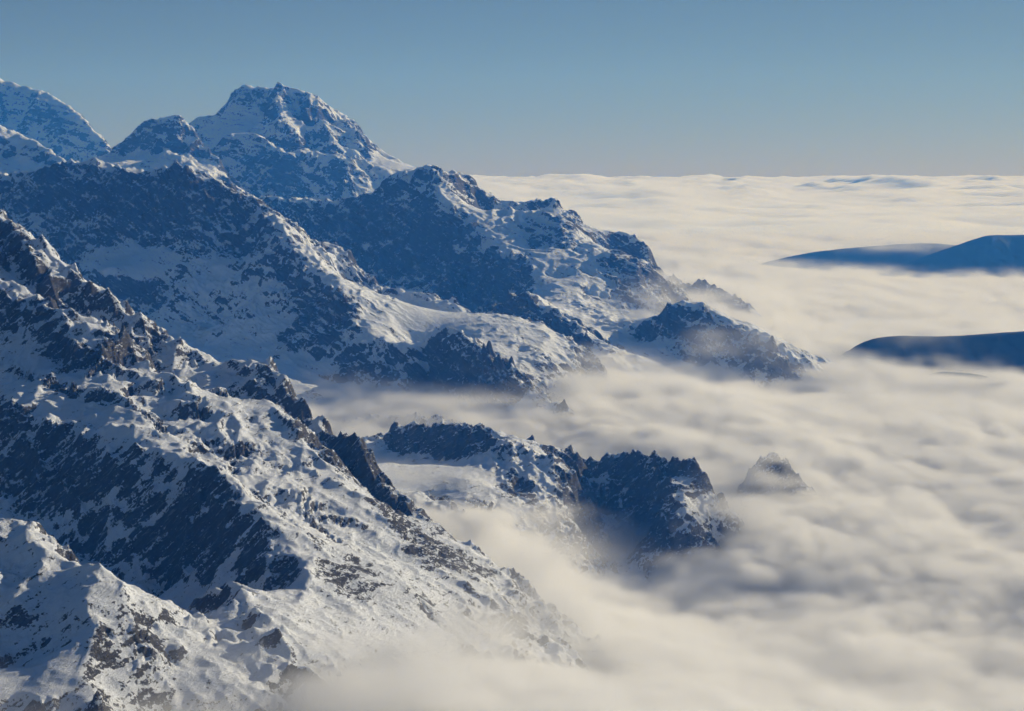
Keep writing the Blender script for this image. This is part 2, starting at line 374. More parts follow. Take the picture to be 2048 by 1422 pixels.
B1 = [(690,900,4.85),(740,882,4.75),(765,868,4.72),(790,848,4.68),(815,842,4.66),(838,845,4.65),(848,860,4.65),(860,858,4.63),(872,846,4.6),(888,839,4.6),(902,850,4.6),(914,851,4.6),(920,845,4.58),(938,839,4.55),(958,841,4.52),(970,858,4.5),(978,880,4.48)]
B1b = [(990,890,4.75),(1008,880,4.74),(1030,884,4.73),(1040,876,4.72),(1062,875,4.7),(1076,888,4.7),(1096,906,4.68),(1106,900,4.67),(1114,885,4.66),(1122,897,4.66),(1132,902,4.65),(1141,895,4.65),(1152,910,4.64),(1175,922,4.62),(1187,915,4.62),(1197,913,4.6),(1208,904,4.58),(1218,913,4.57),(1232,912,4.56),(1245,903,4.54),(1265,900,4.52),(1280,903,4.5),(1295,899,4.48),(1306,908,4.47),(1318,911,4.45),(1330,921,4.43),(1345,914,4.42),(1358,918,4.4),(1378,912,4.38),(1392,918,4.36),(1410,950,4.32),(1440,980,4.28),(1470,1020,4.22)]
B2 = [(978,882,4.42),(1005,888,4.38),(1040,900,4.36),(1070,916,4.34),(1110,918,4.33),(1150,930,4.33)]
B2s = [(985,890,4.4),(1000,920,4.33),(1025,950,4.26),(1040,985,4.2),(1075,1010,4.12),(1110,1045,4.05),(1130,1100,3.97),(1160,1150,3.9)]
B4 = [(1300,903,4.44),(1316,935,4.36),(1328,962,4.3),(1338,990,4.24),(1352,1012,4.18),(1364,1035,4.12),(1372,1060,4.07)]
B5 = [(846,984,3.92),(862,990,3.88),(885,1002,3.84),(912,1018,3.78),(960,1060,3.68)]
B6 = [(1480,985,4.6),(1500,945,4.6),(1520,918,4.6),(1550,907,4.6),(1578,918,4.6),(1592,945,4.58),(1620,985,4.5)]
B7 = [(690,842,5.3),(710,836,5.3),(735,829,5.3),(755,836,5.3),(775,838,5.28),(800,830,5.25),(835,829,5.25),(860,834,5.2),(900,850,5.15)]
B = dict(name='jagged_ridge', dip=(-.7, .2), label='jagged snowy rock ridge with small pinnacles rising out of the cloud',
  px=(680, 1660), grid=2.4, Y=(3.5, 5.5), res=(600, 340), lam=300, seed=21, octs=5, rs=(.76, 1.35), amp=.8, crest=2.0, seg=35,
  ridges=[dict(p=B1, back=(110, 1.2)), dict(p=B1b, back=(120, 1.2), front=(40, 1.2)), dict(p=B2), dict(p=B2s), dict(p=B4), dict(p=B5, back=(90, .7)), dict(p=B6, back=(120, 1), front=(140, .9)), dict(p=B7, back=(120, .6), front=(100, .6))],
  faces=[(1.2, B1, [(770,890),(800,900),(840,905),(880,915),(920,920),(960,910)]),
         (.95, B1b, [(1200,960),(1200,1040),(1240,960),(1240,1040),(1240,1110),(1280,960),(1290,1030),(1290,1090),(1380,960)])],
  pts=[(780,930,4.3),(850,945,4.2),(930,955,4.15),(990,985,4.1),(850,975,4.02),(960,1010,4.0),(1040,1050,3.95),
       (1165,945,4.45),(1172,990,4.42),(1182,1040,4.36),(1205,1100,4.28),(1235,1150,4.2),
       (1080,950,4.25),(1130,980,4.22),(1140,1040,4.1),(1160,1080,4.05),(1080,1080,3.92),(1130,1160,3.82)],
  hid=[(1300,4.05,-160),(1240,4.1,-170),(1340,3.95,-170),(1020,4.55,72),(1090,4.52,50),(1150,4.5,42),(700,4.4,30),(760,3.6,-80),(900,3.55,-120),(1100,3.55,-180),(1400,3.6,-220),(1650,3.6,-260),(1650,5.4,-200),(1400,4.05,-120),(1430,4.8,-120),
       (1000,5.4,-100),(700,5.5,-60),(1200,5.4,-150),(700,4.95,-20),(900,4.9,-60),(1100,4.95,-100),(1500,4.1,-150),(1600,4.2,-180)],
  rough=lambda px, py: .3 + .8 * smooth(.6, 1.3, ((px - 870) / 130) ** 2 + ((py - 958) / 30) ** 2),
  paint=[(840,880,100,32,5,.3),(920,880,60,35,0,.3),(1010,968,55,32,10,.6),(1050,985,40,30,10,.3),(860,958,130,22,8,-1.2),(1270,930,90,22,0,.4),(1115,900,45,14,10,.5),(1040,885,40,14,0,.3),(1320,980,20,60,-15,.4),(1220,1000,30,80,0,.0),(1545,950,80,50,0,.6),(1380,950,60,50,30,.5),(1250,1020,40,70,0,-.05)])

C1 = [(-200,350,7.7),(-100,352,7.6),(0,347,7.5),(60,350,7.45),(84,338,7.4),(120,328,7.35),(160,319,7.3),(192,320,7.3),(230,334,7.25),(270,342,7.2),(305,342,7.17),(335,333,7.1),(350,323,7.07),(365,335,7.05),(385,348,7.04),(425,356,7.02),(470,380,7.0),(520,400,7.0),(545,420,7.0),(590,450,7.03),(620,480,7.04),(660,490,7.02),(682,494,7.0),(705,515,6.95),(730,550,6.88),(765,578,6.82),(800,583,6.8),(840,585,6.78),(870,597,6.74),(905,602,6.7),(930,615,6.65),(958,630,6.6)]
C1b = [(960,642,6.6),(990,655,6.56),(1012,660,6.52),(1022,652,6.48),(1036,648,6.46),(1055,655,6.42),(1090,668,6.36),(1112,672,6.32),(1150,688,6.25),(1180,705,6.18),(1210,728,6.1)]
C2 = [(528,412,6.97),(540,430,6.86),(556,452,6.72),(580,482,6.56),(605,520,6.45),(628,556,6.35),(655,572,6.27),(680,600,6.18),(705,635,6.1),(728,658,6.04),(760,672,5.98),(800,683,5.93),(838,696,5.88),(866,668,5.95)]
C3 = [(835,700,5.98),(862,680,5.95),(882,660,5.9),(900,650,5.88),(920,652,5.84),(945,676,5.78),(972,695,5.72),(1000,718,5.66),(1030,738,5.6),(1060,762,5.55),(1095,788,5.48),(1120,812,5.42)]
C = dict(name='great_shaded_mountain', dip=(1.1, .2), label='big shaded mountain face with one long sunlit snow ridge, feet in cloud',
  px=(-70, 1260), grid=4, Y=(5.1, 7.8), res=(660, 470), lam=620, seed=41, octs=5, rs=(.76, 1.35), amp=.85,
  ridges=[dict(p=C1, back=(300, .9)), dict(p=C1b, back=(200, .8)), dict(p=C2), dict(p=C3, back=(70, .5)),],
  faces=[(.8, C2, [(700,770),(760,740),(760,780),(820,750),(820,790),(860,810)]), (.85, C1, [(-100,480),(84,430),(84,560),(200,420),(200,480),(300,430),(300,500),(400,430),(400,520),(480,450),(500,520)]),
         (1.1, C3, [(860,740),(860,790),(880,720),(900,790),(960,750),(980,810),(1040,800)]),
         (.45, C1, [(780,610),(850,640),(740,610),(700,570),(640,510),(920,640)])],
  pts=[(220,530,6.6),(100,620,6.45),(250,620,6.45),(300,600,6.5),(400,600,6.42),(450,580,6.42),(500,600,6.33),(560,560,6.43),(600,620,6.28),(400,700,6.15),(500,700,6.1),(600,690,6.05),(660,640,6.16),(650,720,5.98),
       (560,760,5.85),(650,790,5.7),(720,710,5.92),(620,800,5.62),
       (930,660,6.1),(980,690,6.0),(1040,710,5.95),(1100,730,5.92),(1150,728,5.98),(1060,690,6.05)],
  hid=[(1170,5.82,10),(1210,5.92,10),(1250,6.1,-10),(1110,5.7,20),(1140,5.72,0),(1160,5.6,-20),(1060,5.35,10),(1140,5.3,-20),(-190,5.2,300),(200,5.2,150),(500,5.2,30),(700,5.15,-40),(900,5.15,-80),(1100,5.15,-120),(1250,5.2,-200),(1250,6.4,-120),(1250,7.6,-200),(900,7.0,80),(600,7.8,250),(0,7.9,500),(900,6.03,165)],
  rough=lambda px, py: .35 + .75 * smooth(.5, 1.3, ((px - 270) / 110) ** 2 + ((py - 520) / 38) ** 2) * smooth(.3, 1.2, ((px - 830) / 130) ** 2 + ((py - 650) / 50) ** 2),
  paint=[(150,380,180,50,10,.25),(300,420,130,60,25,.3),(430,380,120,28,25,.45),(250,470,90,25,0,.2),(270,520,100,33,-5,-1.3),(420,580,50,50,60,-.5),(395,610,45,15,0,-.6),
         (640,650,90,38,-35,.9),(560,690,100,28,-25,.5),(370,520,20,20,0,.5),(470,520,35,22,50,.6),(330,535,18,14,0,.6),(620,780,120,30,0,.6),(600,560,60,40,60,.1),(960,740,100,45,40,.35),
         (700,560,40,90,-40,-.25),(820,650,110,40,25,-.5),(650,520,110,18,48,-.3),(850,750,40,40,0,-.5),(680,560,60,10,50,.3),(880,620,90,20,15,-.3),(1080,695,120,22,22,-.55),(760,700,120,20,20,-.4)])

D1 = [(420,380,10.0),(480,388,9.8),(560,399,9.6),(600,397,9.55),(640,402,9.5),(700,400,9.4),(735,385,9.3),(755,368,9.28),(780,350,9.25),(810,343,9.22),(835,338,9.2),(862,331,9.15),(885,336,9.195),(903,345,9.245),(930,350,9.35),(945,362,9.33),(965,374,9.3),(985,395,9.25),(1005,410,9.23),(1018,412,9.22),(1030,404,9.25),(1048,403,9.25),(1080,402,9.25),(1112,405,9.2),(1130,425,9.15),(1168,448,9.1),(1195,465,9.05),(1220,480,9.0),(1235,482,8.98),(1250,475,8.95),(1272,480,8.9),(1292,492,8.8),(1305,515,8.75),(1316,545,8.65)]
D2 = [(862,333,9.15),(860,360,9.05),(858,390,8.95),(865,430,8.8),(920,442,8.75),(935,450,8.7),(950,480,8.6),(985,512,8.45),(1040,518,8.3),(1058,545,8.15),(1075,568,8.0),(1090,590,7.85),(1120,596,7.75),(1160,610,7.6),(1200,635,7.45),(1245,651,7.3),(1290,652,7.25),(1310,640,7.22),(1318,622,7.2),(1335,612,7.18),(1350,608,7.18),(1365,613,7.17),(1378,604,7.15),(1388,601,7.15),(1400,612,7.12),(1415,630,7.1),(1440,647,7.05),(1480,663,7.0),(1520,670,6.95),(1545,688,6.9),(1558,715,6.85),(1595,748,6.8),(1640,790,6.7)]
D3 = [(1018,412,8.92),(1030,440,8.8),(1048,470,8.65),(1066,505,8.5)]
D3b = [(1112,408,8.88),(1125,440,8.75),(1128,470,8.6),(1150,490,8.5),(1175,505,8.4),(1210,506,8.3),(1235,545,8.15),(1250,580,8.0),(1262,625,7.85)]
D3c = [(1240,504,8.3),(1262,520,8.25),(1285,545,8.15),(1305,575,8.05),(1320,605,7.95)]
D4 = [(975,625,7.3),(1000,600,7.25),(1020,592,7.2),(1045,587,7.2),(1070,590,7.17),(1085,610,7.12),(1120,625,7.05),(1160,660,6.95),(1190,690,6.85),(1225,715,6.75)]
D5 = [(1330,548,9.0),(1345,553,9.0),(1372,572,8.95),(1385,564,8.92),(1405,559,8.9),(1415,566,8.88),(1435,578,8.85),(1470,592,8.8),(1500,605,8.7),(1520,632,8.6)]
D = dict(name='dark_ridge', dip=(1.0, -.3), label='dark blue rocky ridge behind the shaded face, stepping down to a small summit in the cloud',
  px=(400, 1700), grid=5, Y=(6.3, 10.2), res=(620, 420), lam=560, seed=61, octs=5, rs=(.78, 1.35), amp=.95, crest=1.2,
  ridges=[dict(p=D1, back=(300, .8)), dict(p=D2), dict(p=D3), dict(p=D3b), dict(p=D3c), dict(p=D4), dict(p=D5, back=(120, .7), front=(110, .8)), dict(p=[(1465,806,6.5),(1492,788,6.5),(1522,787,6.5),(1552,806,6.5)], back=(80, .8), front=(80, .8))],
  faces=[(.8, D1, [(500,440),(560,450),(640,470),(700,470),(780,420),(820,450),(560,520),(680,540),(1000,470),(1090,450),(1180,480),(1270,530)]),
         (.8, D1, [(700,560),(780,550),(830,580)]), (1.0, D2, [(900,600),(960,625),(900,640),(960,660),(1010,650),(860,500),(900,520),(930,570),(1000,580),(1340,660),(1390,660),(1390,720),(1450,700),(1500,720),(1540,745),(1290,690)]),
         (.9, D4, [(1000,640),(1060,650),(1110,690),(1160,710)])],
  pts=[(1110,520,8.25),(1110,560,8.1),(1170,570,7.95),(1200,600,7.85),(1290,640,7.7),(1150,650,7.2),(1240,700,7.0),(1180,625,7.45)],
  hid=[(400,6.4,200),(700,6.4,100),(700,7.2,130),(850,7.2,60),(560,7.6,200),(1000,6.35,0),(1300,6.35,-80),(1500,6.4,-140),(1690,6.4,-250),(1690,8,-250),(1690,10,-300),(1400,10,-100),(1000,10.1,150),(500,10.2,500),(1380,8.1,50),(1450,7.7,0),(1560,7.6,-120),(1600,8.6,-150)],
  rough=lambda px, py: .55 + .5 * smooth(.4, 1.2, ((px - 1110) / 60) ** 2 + ((py - 570) / 60) ** 2),
  paint=[(760,450,160,60,0,.2),(900,560,140,50,20,.6),(1000,600,80,40,20,.5),(1120,560,60,14,50,-.8),(1190,490,60,12,35,-.6),(1155,450,60,50,45,.3),(1060,630,80,40,20,.3),(1100,480,60,40,60,.45),(1350,640,50,30,0,.5),(1240,560,60,50,60,.35),(1400,580,100,30,20,.8),(930,400,60,40,40,.05),(1200,470,90,20,30,.4),(1480,720,90,35,20,.25),(1180,560,110,50,40,.25),(1000,470,40,50,0,-.1),(1275,540,50,60,60,.25),(1120,620,60,10,30,-.3)])

E0 = [(190,322,11.7),(205,318,11.65),(225,304,11.6),(240,290,11.6),(258,265,11.6),(275,252,11.6),(290,243,11.6),(305,238,11.6),(325,232,11.6),(350,229,11.6),(368,236,11.58),(385,255,11.55),(400,275,11.5),(418,290,11.45),(440,298,11.4)]
E1 = [(370,262,13.6),(385,242,13.5),(397,231,13.5),(415,230,13.5),(432,230,13.4),(445,212,13.35),(460,192,13.3),(475,176,13.2),(488,171,13.2),(510,175,13.15),(522,173,13.12),(538,179,13.1),(550,174,13.05),(557,167,13.02),(563,159,13.0),(570,172,13.0),(580,182,12.98),(588,178,12.97),(600,184,12.95),(615,183,12.93),(625,190,12.9),(640,203,12.982),(650,214,13.037),(660,222,13.082),(672,226,13.1),(690,233,13.05),(708,245,13.0),(722,262,12.97),(738,282,12.9),(748,292,12.85),(770,305,12.8),(795,314,12.7),(815,328,12.6),(835,337,12.5),(900,372,12.3)]
E2 = [(432,296,12.25),(447,272,12.2),(460,266,12.2),(480,264,12.2),(505,267,12.2),(522,270,12.2),(535,281,12.15),(560,296,12.1),(575,306,12.0),(600,300,12.1),(640,305,12.1),(680,310,12.0),(700,318,11.95)]
E3 = [(563,165,13.0),(561,180,12.92),(556,200,12.78),(556,218,12.66),(566,240,12.5),(585,258,12.38),(600,275,12.28),(607,292,12.2)]
E4 = [(615,184,12.93),(622,205,12.76),(640,232,12.6),(657,258,12.45),(668,285,12.32)]
E5 = [(738,284,12.6),(728,300,12.45),(735,325,12.3),(745,350,12.1),(752,378,11.9)]
E5b = [(690,234,12.75),(705,262,12.6),(720,290,12.45),(730,320,12.25),(760,340,12.1),(780,355,12.0)]
E6 = [(328,316,10.9),(338,296,10.9),(352,305,10.85),(372,314,10.8),(392,330,10.75),(420,342,10.7),(442,352,10.65)]
E = dict(name='highest_peak', dip=(.5, .3), label='highest snowy peak in the upper left, pale against the sky',
  px=(150, 1000), grid=6.5, Y=(10.2, 14.2), res=(460, 320), lam=700, seed=81, octs=5, rs=(1.05, 1.6), amp=.8, crest=.9,
  ridges=[dict(p=E0, back=(300, 1.0)), dict(p=E1, back=(500, .8)), dict(p=E2, back=(140, .4)), dict(p=E3), dict(p=E4), dict(p=E5), dict(p=E5b), dict(p=E6, back=(100, .8))],
  faces=[(1.1, E0, [(250,310),(300,300),(350,300),(400,320),(300,260),(350,260),(420,330)]),
         (.9, E1, [(400,260),(440,250),(480,230),(520,220),(520,250),(600,220),(640,290),(700,300)]),
         (1.1, E2, [(460,300),(500,310),(540,320),(480,350),(540,370),(600,340),(600,385),(660,350),(660,390),(700,370)]),
         (.55, E1, [(800,330),(770,325)])],
  pts=[(440,285,12.6),(480,245,12.85),(500,215,12.98),(525,240,12.85),(540,262,12.65),(588,215,12.88),(600,240,12.75),(618,265,12.6),(640,295,12.4),(690,270,12.65),(680,300,12.4),(240,325,11.0)],
  hid=[(160,10.3,500),(400,10.3,450),(600,10.3,450),(800,10.3,350),(1000,10.4,200),(1000,13,200),(900,14,300),(600,14.2,700),(300,14.2,600),(160,13,500),(160,11.8,600),(300,12.3,700),(600,11.5,430),(450,11.5,430),(740,11.3,400),(540,11.5,430),(670,11.4,420),(820,11.4,400)],
  rough=lambda px, py: .35 + .6 * smooth(.5, 1.3, ((px - 460) / 75) ** 2 + ((py - 240) / 40) ** 2) * smooth(.5, 1.3, ((px - 790) / 50) ** 2 + ((py - 320) / 25) ** 2),
  paint=[(300,300,90,25,0,.25),(640,270,25,14,20,.3),(520,320,60,14,0,.4),(600,370,80,20,0,.25),(400,305,40,12,0,.3),(590,225,10,40,-15,.25),(470,235,60,35,-20,-.6),(500,250,60,20,10,-.4),
         (800,320,50,12,25,-.9),(700,260,50,8,50,-.8),(560,365,60,50,0,.1),(740,300,14,26,-40,.3),(330,245,60,14,0,.2),(620,345,50,25,0,-.2)])
F1 = [(-200,90,16.4),(-80,130,16.2),(0,158,16.0),(60,176,15.9),(84,181,15.8),(100,188,15.75),(110,198,15.7),(128,207,15.6),(140,214,15.57),(160,226,15.5),(172,240,15.45),(186,256,15.4),(200,266,15.35),(214,278,15.3),(221,292,15.25),(228,315,15.2),(260,345,15)]
F2 = [(-120,200,11.3),(-40,235,11.1),(40,268,11.0),(84,284,10.9),(98,294,10.85),(112,306,10.8),(128,316,10.78),(145,335,10.7)]
F1s = [(100,190,15.75),(104,215,15.6),(112,240,15.5),(125,262,15.35)]
F = dict(name='far_left_peak', label='shaded snowy peak cut by the left edge of the photograph',
  px=(-70, 420), grid=9, Y=(9.8, 17.2), res=(200, 220), lam=700, seed=95, octs=5, rs=(.95, 1.5), amp=.7, crest=1.0,
  ridges=[dict(p=F1, back=(600, .8)), dict(p=F2, back=(150, .8)), dict(p=F1s)],
  faces=[(.9, F1, [(0,240),(84,230),(84,270),(130,280),(180,300),(200,315),(0,200),(84,310),(140,320),(200,340),(0,290)]), (.9, F2, [(20,320),(84,330),(110,340)])],
  pts=[], hid=[(-190,9.9,500),(100,9.9,450),(400,9.9,400),(400,13,300),(400,17,300),(-190,17.2,900),(200,17,500),(100,12.5,500),(250,13.5,500),(-190,12.6,650),(84,14.2,560),(0,14.2,600),(180,14.2,540)],
  rough=lambda px, py: 1.0 + 0 * px, paint=[(140,300,60,12,10,-.4),(60,250,50,30,0,.1),(110,225,20,30,0,.2)])

G1a = [(1440,560,14.6),(1475,541,14.6),(1500,530,14.6),(1560,516,14.6),(1620,503,14.6),(1700,494,14.6),(1780,488,14.6),(1850,483,14.6),(1885,486,14.6),(1930,492,14.6),(2150,500,14.6)]
G1b = [(1740,556,13.7),(1775,543,13.7),(1810,524,13.7),(1850,508,13.8),(1900,492,13.9),(1964,478,14.0),(2060,466,14.0),(2150,462,14.0)]
G1 = dict(name='far_forested_hills', label='dark blue forested hills showing through the far gap in the cloud sea', px=(1400, 2130), grid=25, Y=(12.3, 16), res=(200, 130), lam=500, seed=7, octs=4, amp=.7, crest=.3, rs=(3, 4), cut=-400,
  ridges=[dict(p=G1a, back=(600, .5), front=(500, .6)), dict(p=G1b, back=(300, .4), front=(500, .55))], pts=[], hid=[(1400,12.4,-200),(2150,12.4,-200),(1400,16,-200),(2150,16,-200),(1800,16,-150),(1800,12.4,-200)])
G2a = [(1700,692,7.45),(1745,672,7.4),(1800,668,7.4),(1870,670,7.4),(1930,668,7.4),(2000,662,7.4),(2100,656,7.4)]
G2 = dict(name='near_forested_hill', label='dark blue hillside showing through the nearer gap at the right edge', px=(1640, 2110), grid=14, Y=(6.3, 8.2), res=(150, 100), lam=300, seed=9, octs=4, amp=.7, crest=.3, rs=(3, 4), cut=-400,
  ridges=[dict(p=G2a, back=(250, .6), front=(300, .55))], pts=[(1800,720,7.1),(1880,738,6.95),(1964,745,6.85)], hid=[(1640,6.4,-250),(1640,8.2,-250),(2120,8.2,-200),(2120,6.4,-100),(1850,6.4,-150)])
# height of the top of the cloud sea at places seen in the photograph
def zc(px, py, Y): return P(px, py, Y)
TOP = [zc(350,1350,2.0),zc(500,1300,2.1),zc(650,1275,2.2),zc(800,1275,2.35),zc(900,1270,2.55),zc(1000,1290,2.65),
       zc(1090,1180,2.93),zc(1010,1210,2.8),zc(940,1265,2.62),zc(1150,1240,2.9),zc(1020,1005,3.85),zc(1100,1085,3.78),zc(1010,1110,3.25),zc(940,1010,3.65),zc(900,1005,3.7),zc(1000,1030,3.7),zc(1060,1110,3.55),zc(1150,1200,3.5),zc(1250,1220,3.4),
       zc(1250,1165,3.85),zc(1350,1060,3.98),zc(1420,1010,4.3),zc(1500,1050,3.8),zc(1700,1250,2.95),zc(1350,1250,3.05),zc(1500,1330,2.75),zc(1800,1330,2.75),zc(1900,1000,4.2),
       zc(700,806,5.35),zc(900,818,5.25),zc(1000,820,5.2),zc(1100,800,5.4),zc(1150,748,5.9),zc(1150,780,5.6),zc(1200,742,5.9),zc(1220,728,6.15),zc(1350,745,6.2),zc(1450,760,6.25),(-250,4950,15),(-100,4950,5),(0,4900,0),(100,4850,-5),(0,4300,-40),(180,4300,-105),(300,4150,-115),(260,4000,-110),(380,4100,-100),(380,4250,-50),(-150,4100,20),(450,4450,-20),(400,5000,0),(250,4950,0),(600,4950,-15),
       zc(1550,985,4.5),zc(1480,990,4.5),zc(1620,960,4.6),zc(1510,806,6.4),zc(1620,760,6.6),zc(1590,700,7.2),zc(1450,640,8.2),zc(1250,632,7.7),zc(1285,612,7.75),zc(1330,560,8.9),zc(1400,545,9.3),zc(1530,640,8.3),
       zc(1330,500,12.5)]
TOPH = [(1554, 6650, 32), (1450, 6600, 20), (1700, 6650, 25)] + [(-243, 7400, 0), (-500, 7800, 20), (-100, 7000, 30), (-510, 2450, 40), (-650, 2550, 60), (-350, 2450, 70), (-780, 2500, 60)] + [(1512, 7000, 0), (1750, 6900, 8), (1400, 7150, 0), (3000, 14200, -60), (2300, 14200, -40), (1750, 14000, -60), (1650, 13700, -50)] + [(x, y, 0.0) for y in (11000, 14000, 18000, 22000, 26000) for x in (-3000, 0, 3000, 6000, 9000)] + \
       [(2500, 8000, -10), (2500, 6500, -5), (3500, 8500, -10), (1500, 9000, 30), (1600, 4500, 0), (1200, 3000, 10), (2200, 5500, 0), (1300, 1500, 40), (0, 1500, 130), (-600, 1500, 140), (5000, 10000, 0), (3000, 7000, -15), (2600, 7200, -20)]
tfit = rbf_fit(np.vstack([np.array([tuple(t) for t in TOP]), np.array(TOPH, float)]))
LAYERS = [A, B, C, D, E, F, G1, G2]
with ThreadPoolExecutor(4) as ex: built = list(ex.map(build_layer, LAYERS))
mats = {'near_mountain': mountain_material('near_snow_and_rock', 2.4, .42, tilt=-42),
        'jagged_ridge': mountain_material('ridge_snow_and_rock', 3.2, .35, tilt=-30),
        'great_shaded_mountain': mountain_material('massif_snow_and_rock', 4.6, .3, tilt=40),
        'dark_ridge': mountain_material('dark_ridge_snow_and_rock', 6.0, tilt=35),
        'highest_peak': mountain_material('peak_snow_and_rock', 8.0, tilt=20),
        'far_left_peak': mountain_material('far_peak_snow_and_rock', 9.0, tilt=20)}
def forest_material():
    m = bpy.data.materials.new('dark_forest'); m.use_nodes = True; nt = m.node_tree; b = nt.nodes['Principled BSDF']
    n = node(nt, 'ShaderNodeTexNoise'); n.inputs['Scale'].default_value = .02; n.inputs['Detail'].default_value = 6
    g = node(nt, 'ShaderNodeNewGeometry'); nt.links.new(g.outputs['Position'], n.inputs['Vector'])
    c = node(nt, 'ShaderNodeValToRGB'); c.color_ramp.elements[0].color = (.02, .03, .02, 1); c.color_ramp.elements[1].color = (.05, .065, .045, 1)
    nt.links.new(n.outputs[0], c.inputs[0]); nt.links.new(c.outputs[0], b.inputs['Base Color']); b.inputs['Roughness'].default_value = .95; b.inputs['Specular IOR Level'].default_value = .1
    return m
mats['far_forested_hills'] = mats['near_forested_hill'] = forest_material()
for r in built: layer_object(r, mats[r.spec['name']])

# ----------------------------------------------------------------------------- the cloud sea
VMAX = .04
# banks of thinner mist hanging on the ridges: centre, radius, (height, density)
PUFFS = [(P(1800, 488, 14.5), 420, (40, .006)), (P(1700, 545, 13.4), 380, (40, .003)), (P(1560, 528, 13.9), 260, (30, .003)), (P(1790, 662, 7.45), 150, (20, .008)), (P(1165, 765, 5.7), 95, (26, .03)), (P(1430, 690, 6.85), 110, (45, .006)), (P(1330, 730, 6.8), 130, (22, .007)), (P(1520, 690, 6.8), 90, (40, .006)), (P(1520, 965, 4.42), 60, (28, .03)), (P(1555, 935, 4.45), 60, (34, .035)), (P(1440, 960, 4.4), 65, (34, .02)), (P(1490, 1020, 4.15), 80, (28, .014)),
         (P(1110, 1030, 3.95), 80, (24, .010)), (P(1130, 1180, 3.7), 90, (22, .012)), (P(980, 1030, 3.7), 90, (18, .016)), (P(1060, 1110, 3.3), 110, (30, .010)),
         (P(1090, 1190, 2.86), 90, (34, .008)), (P(1000, 1230, 2.68), 110, (34, .008)), (P(880, 1290, 2.4), 120, (30, .010)), (P(700, 1300, 2.2), 120, (24, .012)), (P(1290, 560, 8.35), 140, (70, .010)), (P(1330, 600, 8.0), 160, (60, .009)),
         (P(1460, 600, 8.55), 170, (40, .007)), (P(900, 812, 5.3), 120, (24, .012)), (P(1020, 820, 5.25), 110, (22, .012)), (P(760, 800, 5.35), 110, (24, .010)), (P(1180, 725, 6.0), 110, (26, .010)), (P(1250, 1310, 2.75), 90, (26, .010))]
def cloud_density(x0, x1, y0, y1, z0, z1, v, seed, soft):
    nx, ny, nz = [int((b - a) / v) + 1 for a, b in ((x0, x1), (y0, y1), (z0, z1))]
    xs = (x0 + v * np.arange(nx)).astype(np.float32); ys = (y0 + v * np.arange(ny)).astype(np.float32); zs = (z0 + v * np.arange(nz)).astype(np.float32)
    YY, XX = np.meshgrid(ys, xs, indexing='ij')
    top = rbf_eval(tfit, XX, YY).astype(np.float32)
    # long billows lying along the flow, from the upper left to the lower right of the view
    a = math.radians(-78); fx = XX * math.cos(a) + YY * math.sin(a); fy = -XX * math.sin(a) + YY * math.cos(a)
    wx = 160 * perlin(XX / 700, YY / 700, 1); wy = 160 * perlin(XX / 700, YY / 700, 2)
    sea = smooth(50, 0, top) * .75 + .25
    top = top - 14 + sea * (22 * perlin(XX / 1900 + 4, YY / 2300, 31) + 38 * perlin((fx + wx) / 2200, (fy + wy * .6) / 600, 3) + 14 * perlin((fx + wx) / 1100, (fy + wy * .6) / 230, 4))
    puff = smooth(-.5, .5, perlin(XX / 900, YY / 900, 12)) * 1.3 + .2
    def plane(k):
        X = XX + wx; Y = YY + wy; Z = np.full_like(XX, zs[k])
        FX = fx + wx; FY = fy + wy * .6
        n = perlin3(FX / 420, FY / 220, Z / 110, 5) * 20 + (np.abs(perlin3(FX / 190, FY / 120, Z / 80 + 3, 6)) - .25) * 27 + (np.abs(perlin3(X / 90, Y / 80, Z / 55, 7)) - .25) * 17 * puff
        n = n + perlin3(X / 52, Y / 52, Z / 36, 8) * 10
        if v < 20: n = n + perlin3(X / 26, Y / 26, Z / 22, 9) * 8
        t = (top + n - zs[k]) / soft
        d = np.clip(t, 0, 1) ** 1.5 * VMAX
        w1 = perlin3(X / 210, Y / 170, Z / 60, 21) + .6 * perlin3(X / 85, Y / 80, Z / 36, 22) + .35 * perlin3(X / 38, Y / 38, Z / 20, 23)
        veil = np.clip(w1 - .12, 0, 1) * .011 * np.exp(-(np.clip(zs[k] - top, 0, 400) / 42) ** 2) * np.clip(1 - t, 0, 1)
        for (pc, rr, ww) in PUFFS:
            e = ((XX - pc[0]) / rr) ** 2 + ((YY - pc[1]) / (rr * 1.3)) ** 2 + ((zs[k] - pc[2]) / ww[0]) ** 2
            veil = veil + ww[1] * np.exp(-e) * np.clip(w1 + .35, 0, 1.2)
        return d + veil
    with ThreadPoolExecutor(4) as ex: d = np.stack(list(ex.map(plane, range(nz))))
    return d, (nx, ny, nz)

def cloud_material():
    m = bpy.data.materials.new('cloud'); m.use_nodes = True; nt = m.node_tree; nt.nodes.clear()
    o = nt.nodes.new('ShaderNodeOutputMaterial'); p = nt.nodes.new('ShaderNodeVolumePrincipled')
    p.inputs['Density'].default_value = 1; p.inputs['Color'].default_value = (.99, .99, .99, 1); p.inputs['Anisotropy'].default_value = .2
    nt.links.new(p.outputs[0], o.inputs['Volume']); return m
cmat = cloud_material()

